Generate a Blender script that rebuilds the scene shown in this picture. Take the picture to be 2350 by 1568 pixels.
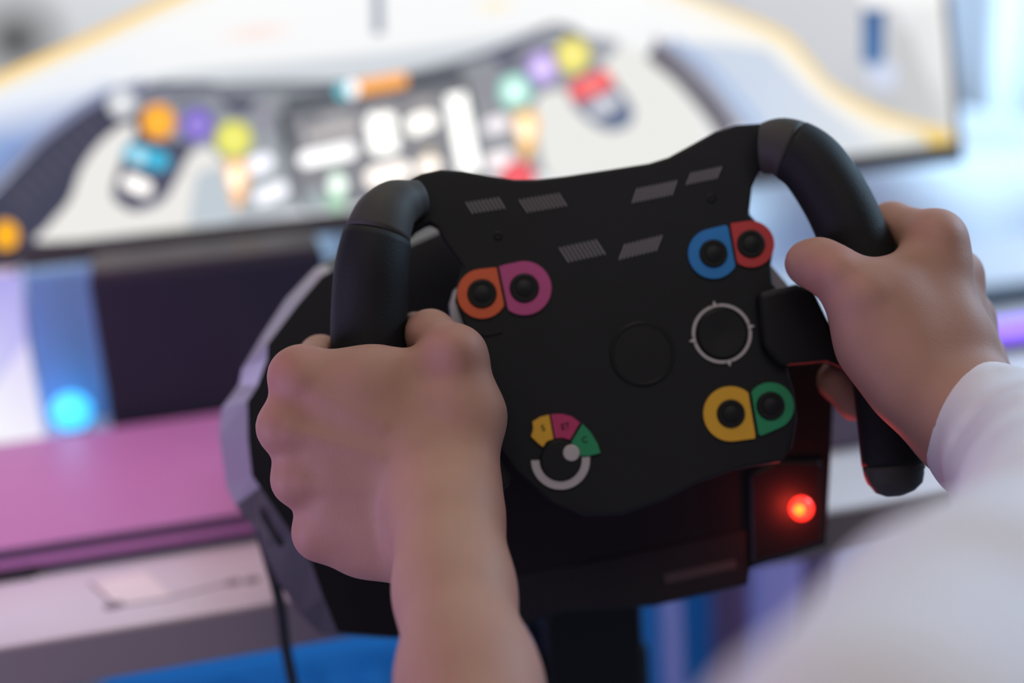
import bpy, bmesh, math, random
import numpy as np
from mathutils import Vector, Matrix

for o in list(bpy.data.objects):
    bpy.data.objects.remove(o)
SC = bpy.context.scene
COL = SC.collection
random.seed(4)
rad = math.radians

# ---------------------------------------------------------------- camera
W, H = 2350, 1568
FPX = 50 / 36 * W
CAM = np.array([0.0, 0.0, 1.15])
YAW, PITCH, ROLL = rad(12), rad(17), rad(4)
FWD = np.array([math.sin(YAW) * math.cos(PITCH), math.cos(YAW) * math.cos(PITCH), -math.sin(PITCH)])
_r0 = np.array([math.cos(YAW), -math.sin(YAW), 0.0])
_u0 = np.cross(_r0, FWD)
UPV = math.cos(ROLL) * _u0 + math.sin(ROLL) * _r0
RGT = math.cos(ROLL) * _r0 - math.sin(ROLL) * _u0
cd = bpy.data.cameras.new('camera')
cd.sensor_width = 36; cd.lens = 50; cd.sensor_fit = 'HORIZONTAL'
cd.clip_start = 0.01; cd.clip_end = 60
cd.dof.use_dof = True
cd.dof.focus_distance = 0.643
cd.dof.aperture_fstop = 2.4
co = bpy.data.objects.new('camera', cd); COL.objects.link(co)
M = Matrix.Identity(4)
for i in range(3):
    M[i][0] = RGT[i]; M[i][1] = UPV[i]; M[i][2] = -FWD[i]; M[i][3] = CAM[i]
co.matrix_world = M
SC.camera = co

# ---------------------------------------------------------------- exposure, world, lights
vs = SC.view_settings
vs.view_transform = 'Standard'; vs.look = 'None'; vs.gamma = 1.0; vs.exposure = 0.0
vs.use_curve_mapping = False
wd = bpy.data.worlds.new('room_air'); SC.world = wd; wd.use_nodes = True
wd.node_tree.nodes['Background'].inputs[0].default_value = (0.62, 0.58, 0.62, 1)
wd.node_tree.nodes['Background'].inputs[1].default_value = 0.16


def lamp(name, kind, loc, target, power, color, size=0.5, size_y=None, spread=None):
    l = bpy.data.lights.new(name, kind); l.energy = power; l.color = color
    if kind == 'AREA':
        l.shape = 'RECTANGLE'; l.size = size; l.size_y = size_y or size
        if spread: l.spread = spread
    else:
        l.shadow_soft_size = size
    o = bpy.data.objects.new(name, l); COL.objects.link(o)
    o.location = loc
    if target is not None:
        o.rotation_euler = (Vector(target) - Vector(loc)).to_track_quat('-Z', 'Y').to_euler()
    return o


lamp('ceiling_light', 'AREA', (0.1, -0.4, 2.5), (0.2, 0.6, 0.9), 10.2, (1.0, 0.94, 0.86), 1.2, 1.2)
lamp('added_rim_light', 'AREA', (0.12, 1.10, 2.3), (0.15, 0.7, 0.9), 5.0, (1.0, 0.90, 0.74), 0.6, 0.3)  # added lamp, boosts the warm screen light on top of the hands
lamp('rear_lamp', 'AREA', (-0.45, -0.1, 1.8), (0.25, 0.7, 0.9), 0.7, (1.0, 0.9, 0.82), 0.7, 0.7)
lamp('violet_lamp', 'AREA', (-0.75, 0.50, 0.82), (0.05, 0.66, 0.9), 5.2, (0.62, 0.50, 1.0), 0.35, 0.35)
lamp('magenta_lamp', 'AREA', (-0.30, 1.00, 1.20), (-0.1, 1.0, 0.77), 0.22, (1.0, 0.32, 0.66), 0.2, 0.15, rad(80))
lamp('cyan_lamp', 'AREA', (2.0, 1.05, 1.75), (1.0, 1.9, 0.9), 48, (0.50, 0.75, 1.0), 0.7, 0.7)
lamp('blue_strip_lamp', 'AREA', (0.0, 0.93, 0.71), (0.0, 1.27, 0.4), 1.0, (0.16, 0.55, 0.9), 0.6, 0.04)
lamp('blue_floor_lamp', 'AREA', (0.35, 1.30, 0.62), (0.4, 1.95, 0.1), 0.5, (0.02, 0.40, 1.0), 0.5, 0.05)
lamp('panel_glow', 'AREA', (-0.30, 1.26, 0.86), (0.02, 0.74, 0.9), 0.6, (0.66, 0.60, 1.0), 0.25, 0.2)
lamp('violet_strip_lamp', 'AREA', (0.85, 0.95, 0.55), (0.55, 1.5, 0.2), 0.7, (0.66, 0.54, 1.0), 0.3, 0.05)


# ---------------------------------------------------------------- placing helpers
def ray(x, y):
    return FWD + RGT * (x - W / 2) / FPX - UPV * (y - H / 2) / FPX


def P(x, y, d):
    return CAM + ray(x, y) * d


def on_plane(x, y, o, n):
    r = ray(x, y)
    return CAM + r * (np.dot(o - CAM, n) / np.dot(r, n))


def on_y(x, y, Y):
    r = ray(x, y)
    return CAM + r * (Y / r[1])


def on_z(x, y, Z):
    r = ray(x, y)
    return CAM + r * ((Z - CAM[2]) / r[2])


# ---------------------------------------------------------------- materials
def lin(c):
    out = []
    for v in c:
        v /= 255.0
        out.append(v / 12.92 if v <= 0.04045 else ((v + 0.055) / 1.055) ** 2.4)
    return tuple(out)


def mat(name, color, rough=0.5, metal=0.0, vary=0.06, scale=40, bump=0.0, bscale=400, spec=0.5, srgb=True, sss=0.0, emis=None, estr=0.0, attr=None, coat=0.0, sheen=0.0):
    m = bpy.data.materials.new(name); m.use_nodes = True
    nt = m.node_tree; b = nt.nodes['Principled BSDF']
    c = lin(color) if srgb else color
    tc = nt.nodes.new('ShaderNodeTexCoord')
    nz = nt.nodes.new('ShaderNodeTexNoise'); nz.inputs['Scale'].default_value = scale; nz.inputs['Detail'].default_value = 4
    nt.links.new(tc.outputs['Object'], nz.inputs['Vector'])
    mr = nt.nodes.new('ShaderNodeMapRange')
    mr.inputs['To Min'].default_value = 1 - vary; mr.inputs['To Max'].default_value = 1 + vary
    nt.links.new(nz.outputs['Fac'], mr.inputs['Value'])
    mx = nt.nodes.new('ShaderNodeVectorMath'); mx.operation = 'SCALE'
    if attr:
        a = nt.nodes.new('ShaderNodeAttribute'); a.attribute_name = attr
        nt.links.new(a.outputs['Color'], mx.inputs[0])
    else:
        mx.inputs[0].default_value = c
    nt.links.new(mr.outputs['Result'], mx.inputs['Scale'])
    nt.links.new(mx.outputs['Vector'], b.inputs['Base Color'])
    b.inputs['Roughness'].default_value = rough; b.inputs['Metallic'].default_value = metal
    b.inputs['Specular IOR Level'].default_value = spec
    if coat: b.inputs['Coat Weight'].default_value = coat; b.inputs['Coat Roughness'].default_value = 0.15
    if sheen: b.inputs['Sheen Weight'].default_value = sheen
    if sss:
        b.inputs['Subsurface Weight'].default_value = sss
        b.inputs['Subsurface Radius'].default_value = (1.0, 0.35, 0.2)
        b.inputs['Subsurface Scale'].default_value = 0.004
    if bump:
        n2 = nt.nodes.new('ShaderNodeTexNoise'); n2.inputs['Scale'].default_value = bscale; n2.inputs['Detail'].default_value = 3
        nt.links.new(tc.outputs['Object'], n2.inputs['Vector'])
        bp = nt.nodes.new('ShaderNodeBump'); bp.inputs['Strength'].default_value = bump; bp.inputs['Distance'].default_value = 0.001
        nt.links.new(n2.outputs['Fac'], bp.inputs['Height']); nt.links.new(bp.outputs['Normal'], b.inputs['Normal'])
    if emis is not None:
        b.inputs['Emission Color'].default_value = (*lin(emis), 1); b.inputs['Emission Strength'].default_value = estr
    return m


def glow_attr(name, strength=1.0):
    m = bpy.data.materials.new(name); m.use_nodes = True
    nt = m.node_tree; nt.nodes.remove(nt.nodes['Principled BSDF'])
    a = nt.nodes.new('ShaderNodeAttribute'); a.attribute_name = 'glow'
    e = nt.nodes.new('ShaderNodeEmission'); e.inputs['Strength'].default_value = strength
    nt.links.new(a.outputs['Color'], e.inputs['Color'])
    nt.links.new(e.outputs[0], nt.nodes['Material Output'].inputs['Surface'])
    return m


MT = dict(
    black=mat('black_plastic', (21, 21, 23), 0.55, bump=0.15, bscale=1500, spec=0.25),
    plate=mat('black_faceplate', (25, 25, 29), 0.55, vary=0.12, scale=60, bump=0.1, bscale=1800, spec=0.22),
    rubber=mat('black_rubber', (20, 20, 23), 0.65, bump=0.25, bscale=1200, spec=0.25),
    satin=mat('satin_dark_cap', (60, 57, 55), 0.62, bump=0.08, bscale=1500, spec=0.22),
    base=mat('black_housing', (15, 15, 17), 0.4, vary=0.1, spec=0.25),
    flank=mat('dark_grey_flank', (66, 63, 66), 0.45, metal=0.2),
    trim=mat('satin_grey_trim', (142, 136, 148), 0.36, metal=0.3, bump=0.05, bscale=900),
    steel=mat('brushed_steel', (196, 192, 196), 0.28, metal=0.9),
    dome=mat('dark_button', (21, 21, 24), 0.5, spec=0.25),
    white_print=mat('white_print', (176, 168, 172), 0.6, vary=0.1),
    grey_print=mat('grey_print', (122, 118, 122), 0.6, vary=0.12),
    orange=mat('orange_ring', (206, 84, 36), 0.5, vary=0.05), pink=mat('pink_ring', (176, 62, 124), 0.5, vary=0.05),
    blue=mat('blue_ring', (12, 116, 188), 0.5, vary=0.05), red=mat('red_ring', (184, 44, 46), 0.5, vary=0.05),
    yellow=mat('yellow_ring', (214, 160, 32), 0.5, vary=0.05), green=mat('green_ring', (14, 132, 86), 0.5, vary=0.05),
    magenta=mat('magenta_ring', (176, 40, 96), 0.5, vary=0.05),
    desk=mat('white_desk', (206, 200, 204), 0.45, vary=0.05, scale=12, bump=0.03, bscale=200),
    desk_edge=mat('desk_edge_shade_and_leg', (126, 116, 116), 0.55, vary=0.05, scale=12),  # grey of the legs; on the front edge it stands for shade
    scuff=mat('grey_scuff', (120, 112, 116), 0.7),
    tape=mat('cream_tape', (226, 216, 212), 0.5),
    crate=mat('added_blue_plastic', (40, 140, 200), 0.5),
    plum=mat('plum_panel', (150, 112, 134), 0.6),
    mauve=mat('mauve_panel', (104, 92, 116), 0.6), lilac=mat('lilac_panel', (168, 164, 206), 0.6),
    case_pink_lit=mat('pink_lit_case', (176, 112, 158), 0.45, vary=0.04),  # pale case with pink light painted into its colour
    seam=mat('dark_seam', (70, 52, 74), 0.6),
    navy=mat('navy_plastic', (36, 35, 48), 0.6, spec=0.3),
    bezel=mat('brown_black_bezel', (66, 60, 62), 0.5, spec=0.4),
    curtain=mat('white_curtain', (226, 230, 236), 0.85, vary=0.05, scale=6, bump=0.1, bscale=300),
    wall=mat('white_wall', (214, 212, 218), 0.9, vary=0.03, scale=3),
    floor=mat('grey_carpet', (150, 156, 168), 0.95, vary=0.15, scale=90, bump=0.4, bscale=300),
    bluebox=mat('slate_blue_panel', (128, 166, 214), 0.7),
    sleeve=mat('pale_grey_cotton', (206, 202, 210), 0.9, vary=0.05, scale=60, bump=0.25, bscale=900),
    cable=mat('black_cable', (22, 22, 26), 0.45),
    skin=mat('skin', (200, 150, 128), 0.58, vary=0.07, scale=55, bump=0.12, bscale=900, spec=0.22, sss=0.12, attr='tone'),
    hair=mat('dark_arm_hair', (60, 42, 36), 0.6),
    led=mat('red_lamp_lens', (200, 20, 20), 0.3, emis=(255, 46, 32), estr=3.0),
    led_core=mat('amber_lamp_core', (255, 140, 40), 0.3, emis=(255, 150, 36), estr=1.6),
    cyan=mat('cyan_lamp_lens', (60, 180, 240), 0.4, emis=(70, 190, 250), estr=1.6),
    violet=mat('violet_light_bar', (120, 80, 220), 0.5, emis=(140, 96, 232), estr=1.1),
    charcoal=mat('charcoal_plastic', (46, 50, 60), 0.6),
    glow=glow_attr('screen_glow', 1.0),
)


# ---------------------------------------------------------------- objects
def link(name, me, m, parent=None, smooth=False):
    o = bpy.data.objects.new(name, me); COL.objects.link(o)
    if m is not None:
        for k in (m if isinstance(m, (list, tuple)) else [m]):
            me.materials.append(k)
    if smooth:
        for p in me.polygons: p.use_smooth = True
    if parent is not None:
        o.parent = parent
        loc = world_loc(parent)
        for v in me.vertices: v.co -= loc
    return o


def world_loc(o):
    l = Vector((0, 0, 0))
    while o is not None:
        l += o.location; o = o.parent
    return l


def raw(name, verts, faces, m, parent=None, smooth=False, tri=False):
    me = bpy.data.meshes.new(name)
    me.from_pydata([tuple(map(float, v)) for v in verts], [], faces)
    bm = bmesh.new(); bm.from_mesh(me)
    if tri:
        bmesh.ops.triangulate(bm, faces=[f for f in bm.faces if len(f.verts) > 4])
    bmesh.ops.recalc_face_normals(bm, faces=bm.faces)
    bm.to_mesh(me); bm.free()
    return link(name, me, m, parent, smooth)


def bm_obj(name, bm, m, parent=None, smooth=False):
    me = bpy.data.meshes.new(name)
    bmesh.ops.recalc_face_normals(bm, faces=bm.faces)
    bm.to_mesh(me); bm.free()
    return link(name, me, m, parent, smooth)


def empty(name, loc, label, cat, group=None):
    o = bpy.data.objects.new(name, None); COL.objects.link(o)
    o.location = tuple(map(float, loc)); o.empty_display_size = 0.02
    tag(o, label, cat, group)
    return o


def tag(o, label=None, cat=None, group=None, kind=None):
    if label: o['label'] = label
    if cat: o['category'] = cat
    if group: o['group'] = group
    if kind: o['kind'] = kind
    return o


def bevel(o, w, seg=2, ang=35):
    b = o.modifiers.new('soft_edges', 'BEVEL'); b.width = w; b.segments = seg
    b.limit_method = 'ANGLE'; b.angle_limit = rad(ang)
    for p in o.data.polygons: p.use_smooth = True
    n = o.modifiers.new('shade', 'WEIGHTED_NORMAL'); n.keep_sharp = True
    return o


def rings(name, loops, m, parent=None, caps=(True, True), smooth=False, closed=True):
    """skin a stack of equal-length closed loops, with end caps"""
    n = len(loops[0]); vs_ = [p for l in loops for p in l]; fs = []
    for k in range(len(loops) - 1):
        for i in range(n if closed else n - 1):
            j = (i + 1) % n
            fs.append((k * n + i, k * n + j, (k + 1) * n + j, (k + 1) * n + i))
    if caps[0]: fs.append(tuple(range(n))[::-1])
    if caps[1]: fs.append(tuple(range((len(loops) - 1) * n, len(loops) * n)))
    return raw(name, vs_, fs, m, parent, smooth, tri=True)


def catmull(pts, sub=6, closed=False):
    pts = [np.array(p, float) for p in pts]; n = len(pts); out = []
    rng = range(n) if closed else range(n - 1)
    for i in rng:
        p0 = pts[(i - 1) % n] if closed or i > 0 else 2 * pts[0] - pts[1]
        p1, p2 = pts[i], pts[(i + 1) % n]
        p3 = pts[(i + 2) % n] if closed or i + 2 < n else 2 * pts[-1] - pts[-2]
        for s in range(sub):
            t = s / sub
            out.append(0.5 * ((2 * p1) + (-p0 + p2) * t + (2 * p0 - 5 * p1 + 4 * p2 - p3) * t * t + (-p0 + 3 * p1 - 3 * p2 + p3) * t ** 3))
    if not closed: out.append(pts[-1])
    return out


def tube(name, path, radii, m, parent=None, seg=28, dome=(True, True), squash=None):
    """round tube along 3-D points with a radius each; domed ends"""
    pts = [np.array(p, float) for p in path]; rr = list(radii)
    n = len(pts); tans = []
    for i in range(n):
        a = pts[max(0, i - 1)]; b = pts[min(n - 1, i + 1)]
        t = b - a; tans.append(t / np.linalg.norm(t))
    ref = np.array([0, 0, 1.0]) if abs(tans[0][2]) < 0.9 else np.array([1.0, 0, 0])
    u = np.cross(tans[0], ref); u /= np.linalg.norm(u)
    loops = []

    def loop(c, t, r, u):
        v = np.cross(t, u)
        return [c + r * (math.cos(a) * u + math.sin(a) * v) for a in [2 * math.pi * k / seg for k in range(seg)]]
    us = []
    for i in range(n):
        u = u - tans[i] * np.dot(u, tans[i]); u /= np.linalg.norm(u); us.append(u.copy())
    if dome[0]:
        for a in (80, 55, 30):
            loops.append(loop(pts[0] - tans[0] * rr[0] * 0.6 * math.sin(rad(a)), tans[0], rr[0] * math.cos(rad(a)), us[0]))
    for i in range(n): loops.append(loop(pts[i], tans[i], rr[i], us[i]))
    if dome[1]:
        for a in (30, 55, 80):
            loops.append(loop(pts[-1] + tans[-1] * rr[-1] * 0.6 * math.sin(rad(a)), tans[-1], rr[-1] * math.cos(rad(a)), us[-1]))
    return rings(name, loops, m, parent, smooth=True)


def box(name, lo, hi, m, parent=None, bev=0.002, seg=2):
    (x0, y0, z0), (x1, y1, z1) = lo, hi
    v = [(x0, y0, z0), (x1, y0, z0), (x1, y1, z0), (x0, y1, z0), (x0, y0, z1), (x1, y0, z1), (x1, y1, z1), (x0, y1, z1)]
    f = [(0, 3, 2, 1), (4, 5, 6, 7), (0, 1, 5, 4), (1, 2, 6, 5), (2, 3, 7, 6), (3, 0, 4, 7)]
    o = raw(name, v, f, m, parent)
    if bev: bevel(o, bev, seg)
    return o


# ================================================================ THE SETTING
o = raw('floor', [(-3, -1.5, 0), (4, -1.5, 0), (4, 2.1, 0), (-3, 2.1, 0), (-3, -1.5, -.1), (4, -1.5, -.1), (4, 2.1, -.1), (-3, 2.1, -.1)],
        [(0, 1, 2, 3), (4, 7, 6, 5), (0, 4, 5, 1), (1, 5, 6, 2), (2, 6, 7, 3), (3, 7, 4, 0)], MT['floor'])
tag(o, kind='structure')
o = box('wall_back', (-3, 2.1, -0.1), (4, 2.2, 2.7), MT['wall'], bev=0)
tag(o, kind='structure')


def curtain(name, x0, x1, z0, z1, y, amp, wl, m, label, phase=0.0):
    nx, nz = int((x1 - x0) / 0.012), 24
    v, f = [], []
    for k in range(nz + 1):
        z = z0 + (z1 - z0) * k / nz
        for i in range(nx + 1):
            x = x0 + (x1 - x0) * i / nx
            t = x / wl * 2 * math.pi + phase + 0.5 * math.sin(z * 2.1 + x)
            yy = y + amp * (math.sin(t) + 0.35 * math.sin(1.7 * t + 1.0 + z)) * (0.75 + 0.25 * math.sin(3 * x))
            v.append((x + 0.006 * math.sin(2 * t), yy, z))
    for k in range(nz):
        for i in range(nx):
            a = k * (nx + 1) + i
            f.append((a, a + 1, a + nx + 2, a + nx + 1))
    o = raw(name, v, f, m, smooth=True)
    s = o.modifiers.new('cloth', 'SOLIDIFY'); s.thickness = 0.003
    tag(o, label, 'curtain')
    return o


curtain('curtain', -1.6, 2.9, 0.005, 2.45, 1.93, 0.045, 0.17, MT['curtain'], 'long white pleated curtain along the back wall, washed in blue light')

# a pale sheet lying in slanting folds over a low bench
def sheet():
    v, f = [], []; nu, nv = 60, 34
    for j in range(nv + 1):
        t = j / nv
        for i in range(nu + 1):
            s = i / nu
            x = 0.42 + 1.25 * s
            # profile: top plateau then hanging front
            y = 1.84 - 0.36 * min(1, t / 0.55)
            z = 0.86 - 0.10 * s - 0.02 * t if t < 0.55 else 0.86 - 0.10 * s - 0.011 - (t - 0.55) / 0.45 * 0.62
            d = 0.022 * math.sin(13 * s - 7 * t + 0.8) + 0.012 * math.sin(29 * s - 12 * t) + 0.008 * math.sin(7 * s + 17 * t)
            v.append((x, y - d * 0.8, z + d))
    for j in range(nv):
        for i in range(nu):
            a = j * (nu + 1) + i; f.append((a, a + 1, a + nu + 2, a + nu + 1))
    o = raw('draped_sheet', v, f, MT['curtain'], smooth=True)
    s = o.modifiers.new('cloth', 'SOLIDIFY'); s.thickness = 0.004; s.offset = -1
    tag(o, 'pale sheet draped in slanting folds over a bench behind the large screen', 'sheet')
    b = box('bench', (0.46, 1.54, 0.0), (1.62, 1.82, 0.70), MT['wall'], bev=0.01)
    tag(b, 'low white bench hidden beneath the pale draped sheet', 'bench')


sheet()

# ================================================================ DESKS
zt = 0.75
YF = 0.812
t = empty('desk', (0.0, YF, 0.0), 'long white desk with shade painted on its front edge, carrying the screen and wheel base', 'desk')
box('desk_top', (-0.75, YF, 0.718), (1.15, 1.42, zt), MT['desk'], t, 0.003)
box('shaded_front_edge', (-0.75, YF - .004, 0.7185), (1.15, YF + .0005, zt - .0012), MT['desk_edge'], t, 0.001)  # front face of the white desk, coloured darker for its shade
for x, y in ((-0.70, 1.37), (-0.70, 0.86), (1.10, 1.37), (1.10, 0.86)):
    box('leg', (x - 0.025, y - .025, 0.0), (x + 0.025, y + .025, 0.719), MT['desk_edge'], t, 0.003)
for (px0, px1, Y, mm) in ((1460, 1665, 1.27, 'crate'), (1534, 1564, 1.16, 'lilac'), (1652, 1722, 1.22, 'plum'), (1742, 1846, 1.16, 'lilac'), (1846, 1930, 1.20, 'mauve')):  # added panels, tinted to stand for coloured light under the desk
    a, b = on_y(px0, 1380, Y), on_y(px1, 1380, Y)
    box('tinted_panel', (a[0], Y, 0.0), (b[0], Y + .03, 0.719), MT[mm], t, 0.003)
for (a, b, w) in (((395, 1372), (528, 1338), 5), ((268, 1393), (396, 1373), 4), ((205, 1338), (262, 1388), 4)):
    p, q = on_z(*a, zt), on_z(*b, zt); d = (q - p) / np.linalg.norm(q - p); nn = np.cross(d, [0, 0, 1]) * w * 0.00014
    e = np.array([0, 0, 0.0005])
    raw('scratch', [p - nn, q - nn, q + nn, p + nn, p - nn + e, q - nn + e, q + nn + e, p + nn + e],
        [(0, 1, 2, 3), (4, 5, 6, 7), (0, 1, 5, 4), (1, 2, 6, 5), (2, 3, 7, 6), (3, 0, 4, 7)], MT['scuff'], t)
for (x, y, r) in ((262, 1391, 0.005), (535, 1338, 0.004), (578, 1333, 0.004)):
    c = on_z(x, y, zt)
    lp = [[c + np.array([r * math.cos(a) * 1.3, r * math.sin(a), h]) for a in np.linspace(0, 2 * math.pi, 14, endpoint=False)] for h in (0, 0.0006)]
    rings('scuff_mark', lp, MT['scuff'], t)
q = [on_z(x, y, zt) for (x, y) in ((215, 1338), (330, 1312), (392, 1368), (268, 1390))]
rings('tape_patch', [[p for p in q], [p + np.array([0, 0, 0.0004]) for p in q]], MT['tape'], t)

a, b = on_y(250, 1530, 1.25), on_y(935, 1480, 1.25)
t = empty('added_blue_crate', ((a[0] + b[0]) / 2, 1.4, 0), 'added blue crate under the white desk, made up to turn that area blue', 'crate')
box('body', (a[0], 1.25, 0.0), (b[0], 1.55, 0.46), MT['crate'], t, 0.008)  # invented crate, its blue fills the space under the desk
box('rim', (a[0] - .01, 1.24, 0.46), (b[0] + .01, 1.56, 0.49), MT['crate'], t, 0.006)
for k in range(4):
    xx = a[0] + (b[0] - a[0]) * (k + .5) / 4
    box('rib', (xx - .012, 1.238, 0.02), (xx + .012, 1.251, 0.455), MT['crate'], t, 0.003)

a, b = on_y(1885, 1035, 0.905), on_y(2110, 1000, 0.905)
t = empty('mauve_box', ((a[0] + b[0]) / 2, 0.93, zt), 'low mauve box on the white desk, seen past the far grip', 'box')
bx = box('body', (a[0], 0.905, zt), (b[0], 0.985, zt + .052), MT['mauve'], t, 0.004)
box('lid', (a[0] - .002, 0.903, zt + .052), (b[0] + .002, 0.987, zt + .060), MT['mauve'], t, 0.003)

# ---- flat case on the desk, pink light painted into its colour
t = empty('flat_case', (-0.25, 1.0, zt), 'flat slab case tinted by painted-in pink light, with dark seams, on the white desk', 'case')
xs0, xs1, y0, y1 = -0.62, 0.035, 0.905, 1.118


def slab(name, x0, x1, ya, yb, za, zb, r, m):
    c = []
    for (cx, cy, a0) in ((x1 - r, yb - r, 0), (x0 + r, yb - r, 90), (x0 + r, ya + r, 180), (x1 - r, ya + r, 270)):
        for k in range(7):
            a = rad(a0 + 15 * k); c.append((cx + r * math.cos(a), cy + r * math.sin(a)))
    return rings(name, [[(x, y, za) for x, y in c], [(x, y, zb) for x, y in c]], m, t)


slab('lower_seam', xs0 + .002, xs1 - .002, y0, y1 - .002, zt + 0.003, zt + 0.0085, 0.03, MT['seam'])
slab('lower_shell', xs0, xs1, y0 - .001, y1, zt + 0.0085, zt + 0.0145, 0.03, MT['case_pink_lit'])
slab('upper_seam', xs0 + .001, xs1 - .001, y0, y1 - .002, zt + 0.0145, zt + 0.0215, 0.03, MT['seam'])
bevel(slab('upper_shell', xs0, xs1, y0, y1, zt + 0.0213, zt + 0.0228, 0.03, MT['case_pink_lit']), 0.0006)
for (px, py) in ((38, 1335),):
    c = on_z(px, py, zt); box('foot', (c[0] - .016, y0 - .004, zt), (c[0] + .012, y0 + .016, zt + 0.0075), MT['cable'], t, 0.001)
for x in (xs0 + .05, xs1 - .06):
    box('foot', (x - .012, y1 - .035, zt), (x + .012, y1 - .017, zt + 0.0045), MT['cable'], t, 0.001)
box('foot', (xs1 - .075, y0 + .010, zt), (xs1 - .05, y0 + .026, zt + 0.0045), MT['cable'], t, 0.001)

# ---- dark block below the screen
t = empty('navy_box', (-0.01, 1.17, zt), 'dark navy box standing below the big screen, behind the pink-tinted case', 'box')
a, b = on_y(195, 612, 1.13), on_y(742, 556, 1.13)
box('body', (a[0], 1.13, zt), (b[0], 1.20, 0.893), MT['navy'], t, 0.004)
box('lid', (a[0] + .002, 1.132, 0.8925), (b[0] - .002, 1.198, 0.899), MT['bezel'], t, 0.002)

# ---- light panel, slate panel, cyan lamp
def glow_mesh(name, polys, parent=None):
    me = bpy.data.meshes.new(name); v, f, c = [], [], []
    for pts, cols in polys:
        b = len(v); v += [tuple(map(float, p)) for p in pts]; f.append(tuple(range(b, b + len(pts)))); c += cols
    me.from_pydata(v, [], f)
    at = me.color_attributes.new('glow', 'FLOAT_COLOR', 'POINT')
    for i, k in enumerate(c): at.data[i].color = (*k, 1)
    bm = bmesh.new(); bm.from_mesh(me); bmesh.ops.triangulate(bm, faces=[f for f in bm.faces if len(f.verts) > 3]); bm.to_mesh(me); bm.free()
    return link(name, me, MT['glow'], parent)


t = empty('light_panel', (-0.30, 1.17, zt), 'bright lilac-white light panel standing on the desk beside the blue-grey upright', 'lamp')
Y = 1.16
edge = [on_y(52, 615, Y), on_y(62, 780, Y), on_y(104, 1005, Y)]
xl = -0.46; zb, zh = zt + .0005, edge[0][2] - 0.004
ex = edge[0][0] - 0.002
out_ = [(xl, zb), (edge[2][0], zb), (edge[1][0], edge[1][2]), (ex, edge[0][2]), (ex, zh), (xl, zh)]
rings('housing', [[(x, Y + .002, z) for x, z in out_], [(x, Y + .024, z) for x, z in out_]], MT['wall'], t)
e1 = edge[1]; L1 = on_y(-60, 960, Y)
glow_mesh('diffuser', [
    ([(xl, Y, zh), (ex, Y, zh), (ex, Y, edge[0][2]), tuple(e1), tuple(L1), (xl, Y, L1[2])],
     [lin((176, 168, 238))] * 3 + [lin((190, 184, 246)), lin((226, 226, 255)), lin((226, 226, 255))]),
    ([(xl, Y, L1[2]), tuple(L1), tuple(e1), (edge[2][0], Y, zb + .001), (xl, Y, zb + .001)],
     [lin((248, 248, 255)), lin((250, 250, 255)), lin((222, 214, 252)), lin((244, 240, 255)), lin((255, 255, 255))])], t)
a, b = on_y(30, 625, 1.213), on_y(240, 605, 1.213)
t = empty('slate_upright', ((a[0] + b[0]) / 2, 1.22, zt), 'slim blue-grey upright panel between the light panel and navy box', 'panel')
box('panel', (a[0], 1.213, zt + .0003), (b[0], 1.228, 0.8835), MT['bluebox'], t, 0.003)
box('foot', (a[0] + .01, 1.229, zt + .0003), (b[0] - .01, 1.27, zt + .006), MT['charcoal'], t, 0.002)
c = on_z(172, 992, zt)
t = empty('cyan_lamp', (c[0], c[1], zt), 'small round cyan lamp glowing on the desk beside the navy box', 'lamp')
bm = bmesh.new(); bmesh.ops.create_uvsphere(bm, u_segments=24, v_segments=16, radius=0.0165, matrix=Matrix.Translation((c[0], c[1], zt + 0.0180)))
bm_obj('lens', bm, MT['cyan'], t, True)
lamp('cyan_glow', 'POINT', (c[0], c[1] - .045, zt + .05), None, 0.022, (0.3, 0.65, 1.0), 0.012)
bm = bmesh.new(); bmesh.ops.create_cone(bm, cap_ends=True, segments=24, radius1=0.011, radius2=0.010, depth=0.005, matrix=Matrix.Translation((c[0], c[1], zt + 0.0026)))
bm_obj('base', bm, MT['charcoal'], t)

# ---- violet light bar, and a dark strip for the shaded desk back edge, far right
a, b = on_z(2285, 778, zt + .014), on_z(2285, 712, zt)
t = empty('violet_light_bar', (a[0] + 0.12, a[1], zt), 'glowing violet light bar lying on the white desk beyond the far wrist', 'lamp')
box('base', (a[0] - .03, a[1] - .004, zt + .0002), (a[0] + .30, a[1] + .05, zt + .008), MT['charcoal'], t, 0.002)
box('diffuser', (a[0] - .028, a[1] - .002, zt + .008), (a[0] + .298, a[1] + .048, zt + .016), MT['violet'], t, 0.003)
t = empty('dark_edge_strip', (b[0] + 0.12, b[1], zt), 'low dark strip behind the violet light bar, standing in for the shaded desk back edge', 'box')
box('body', (b[0] - .03, b[1], zt + .0002), (b[0] + .30, b[1] + .05, zt + .007), MT['charcoal'], t, 0.003)
box('lid', (b[0] - .032, b[1] - .002, zt + .007), (b[0] + .302, b[1] + .052, zt + .010), MT['charcoal'], t, 0.002)

# ================================================================ DISPLAY
SB = 0.904; TIL = rad(12)
MO = np.array([0.0, 1.234, SB]); MN = np.array([0.0, -math.cos(TIL), math.sin(TIL)]); MU = np.array([0.0, math.sin(TIL), math.cos(TIL)])
MX0, MX1, MH = -0.235, 0.711, 0.535
disp = empty('display', (0.24, 1.34, zt), 'large black-framed screen showing a racing car cockpit with coloured buttons', 'screen')


def on_screen(x, y, lay=0):
    return on_plane(x, y, MO, MN) + MN * (0.0004 + 0.00012 * lay)


def mpt(x, v, w):
    return MO + np.array([x, 0, 0]) + MU * v + MN * w


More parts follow.
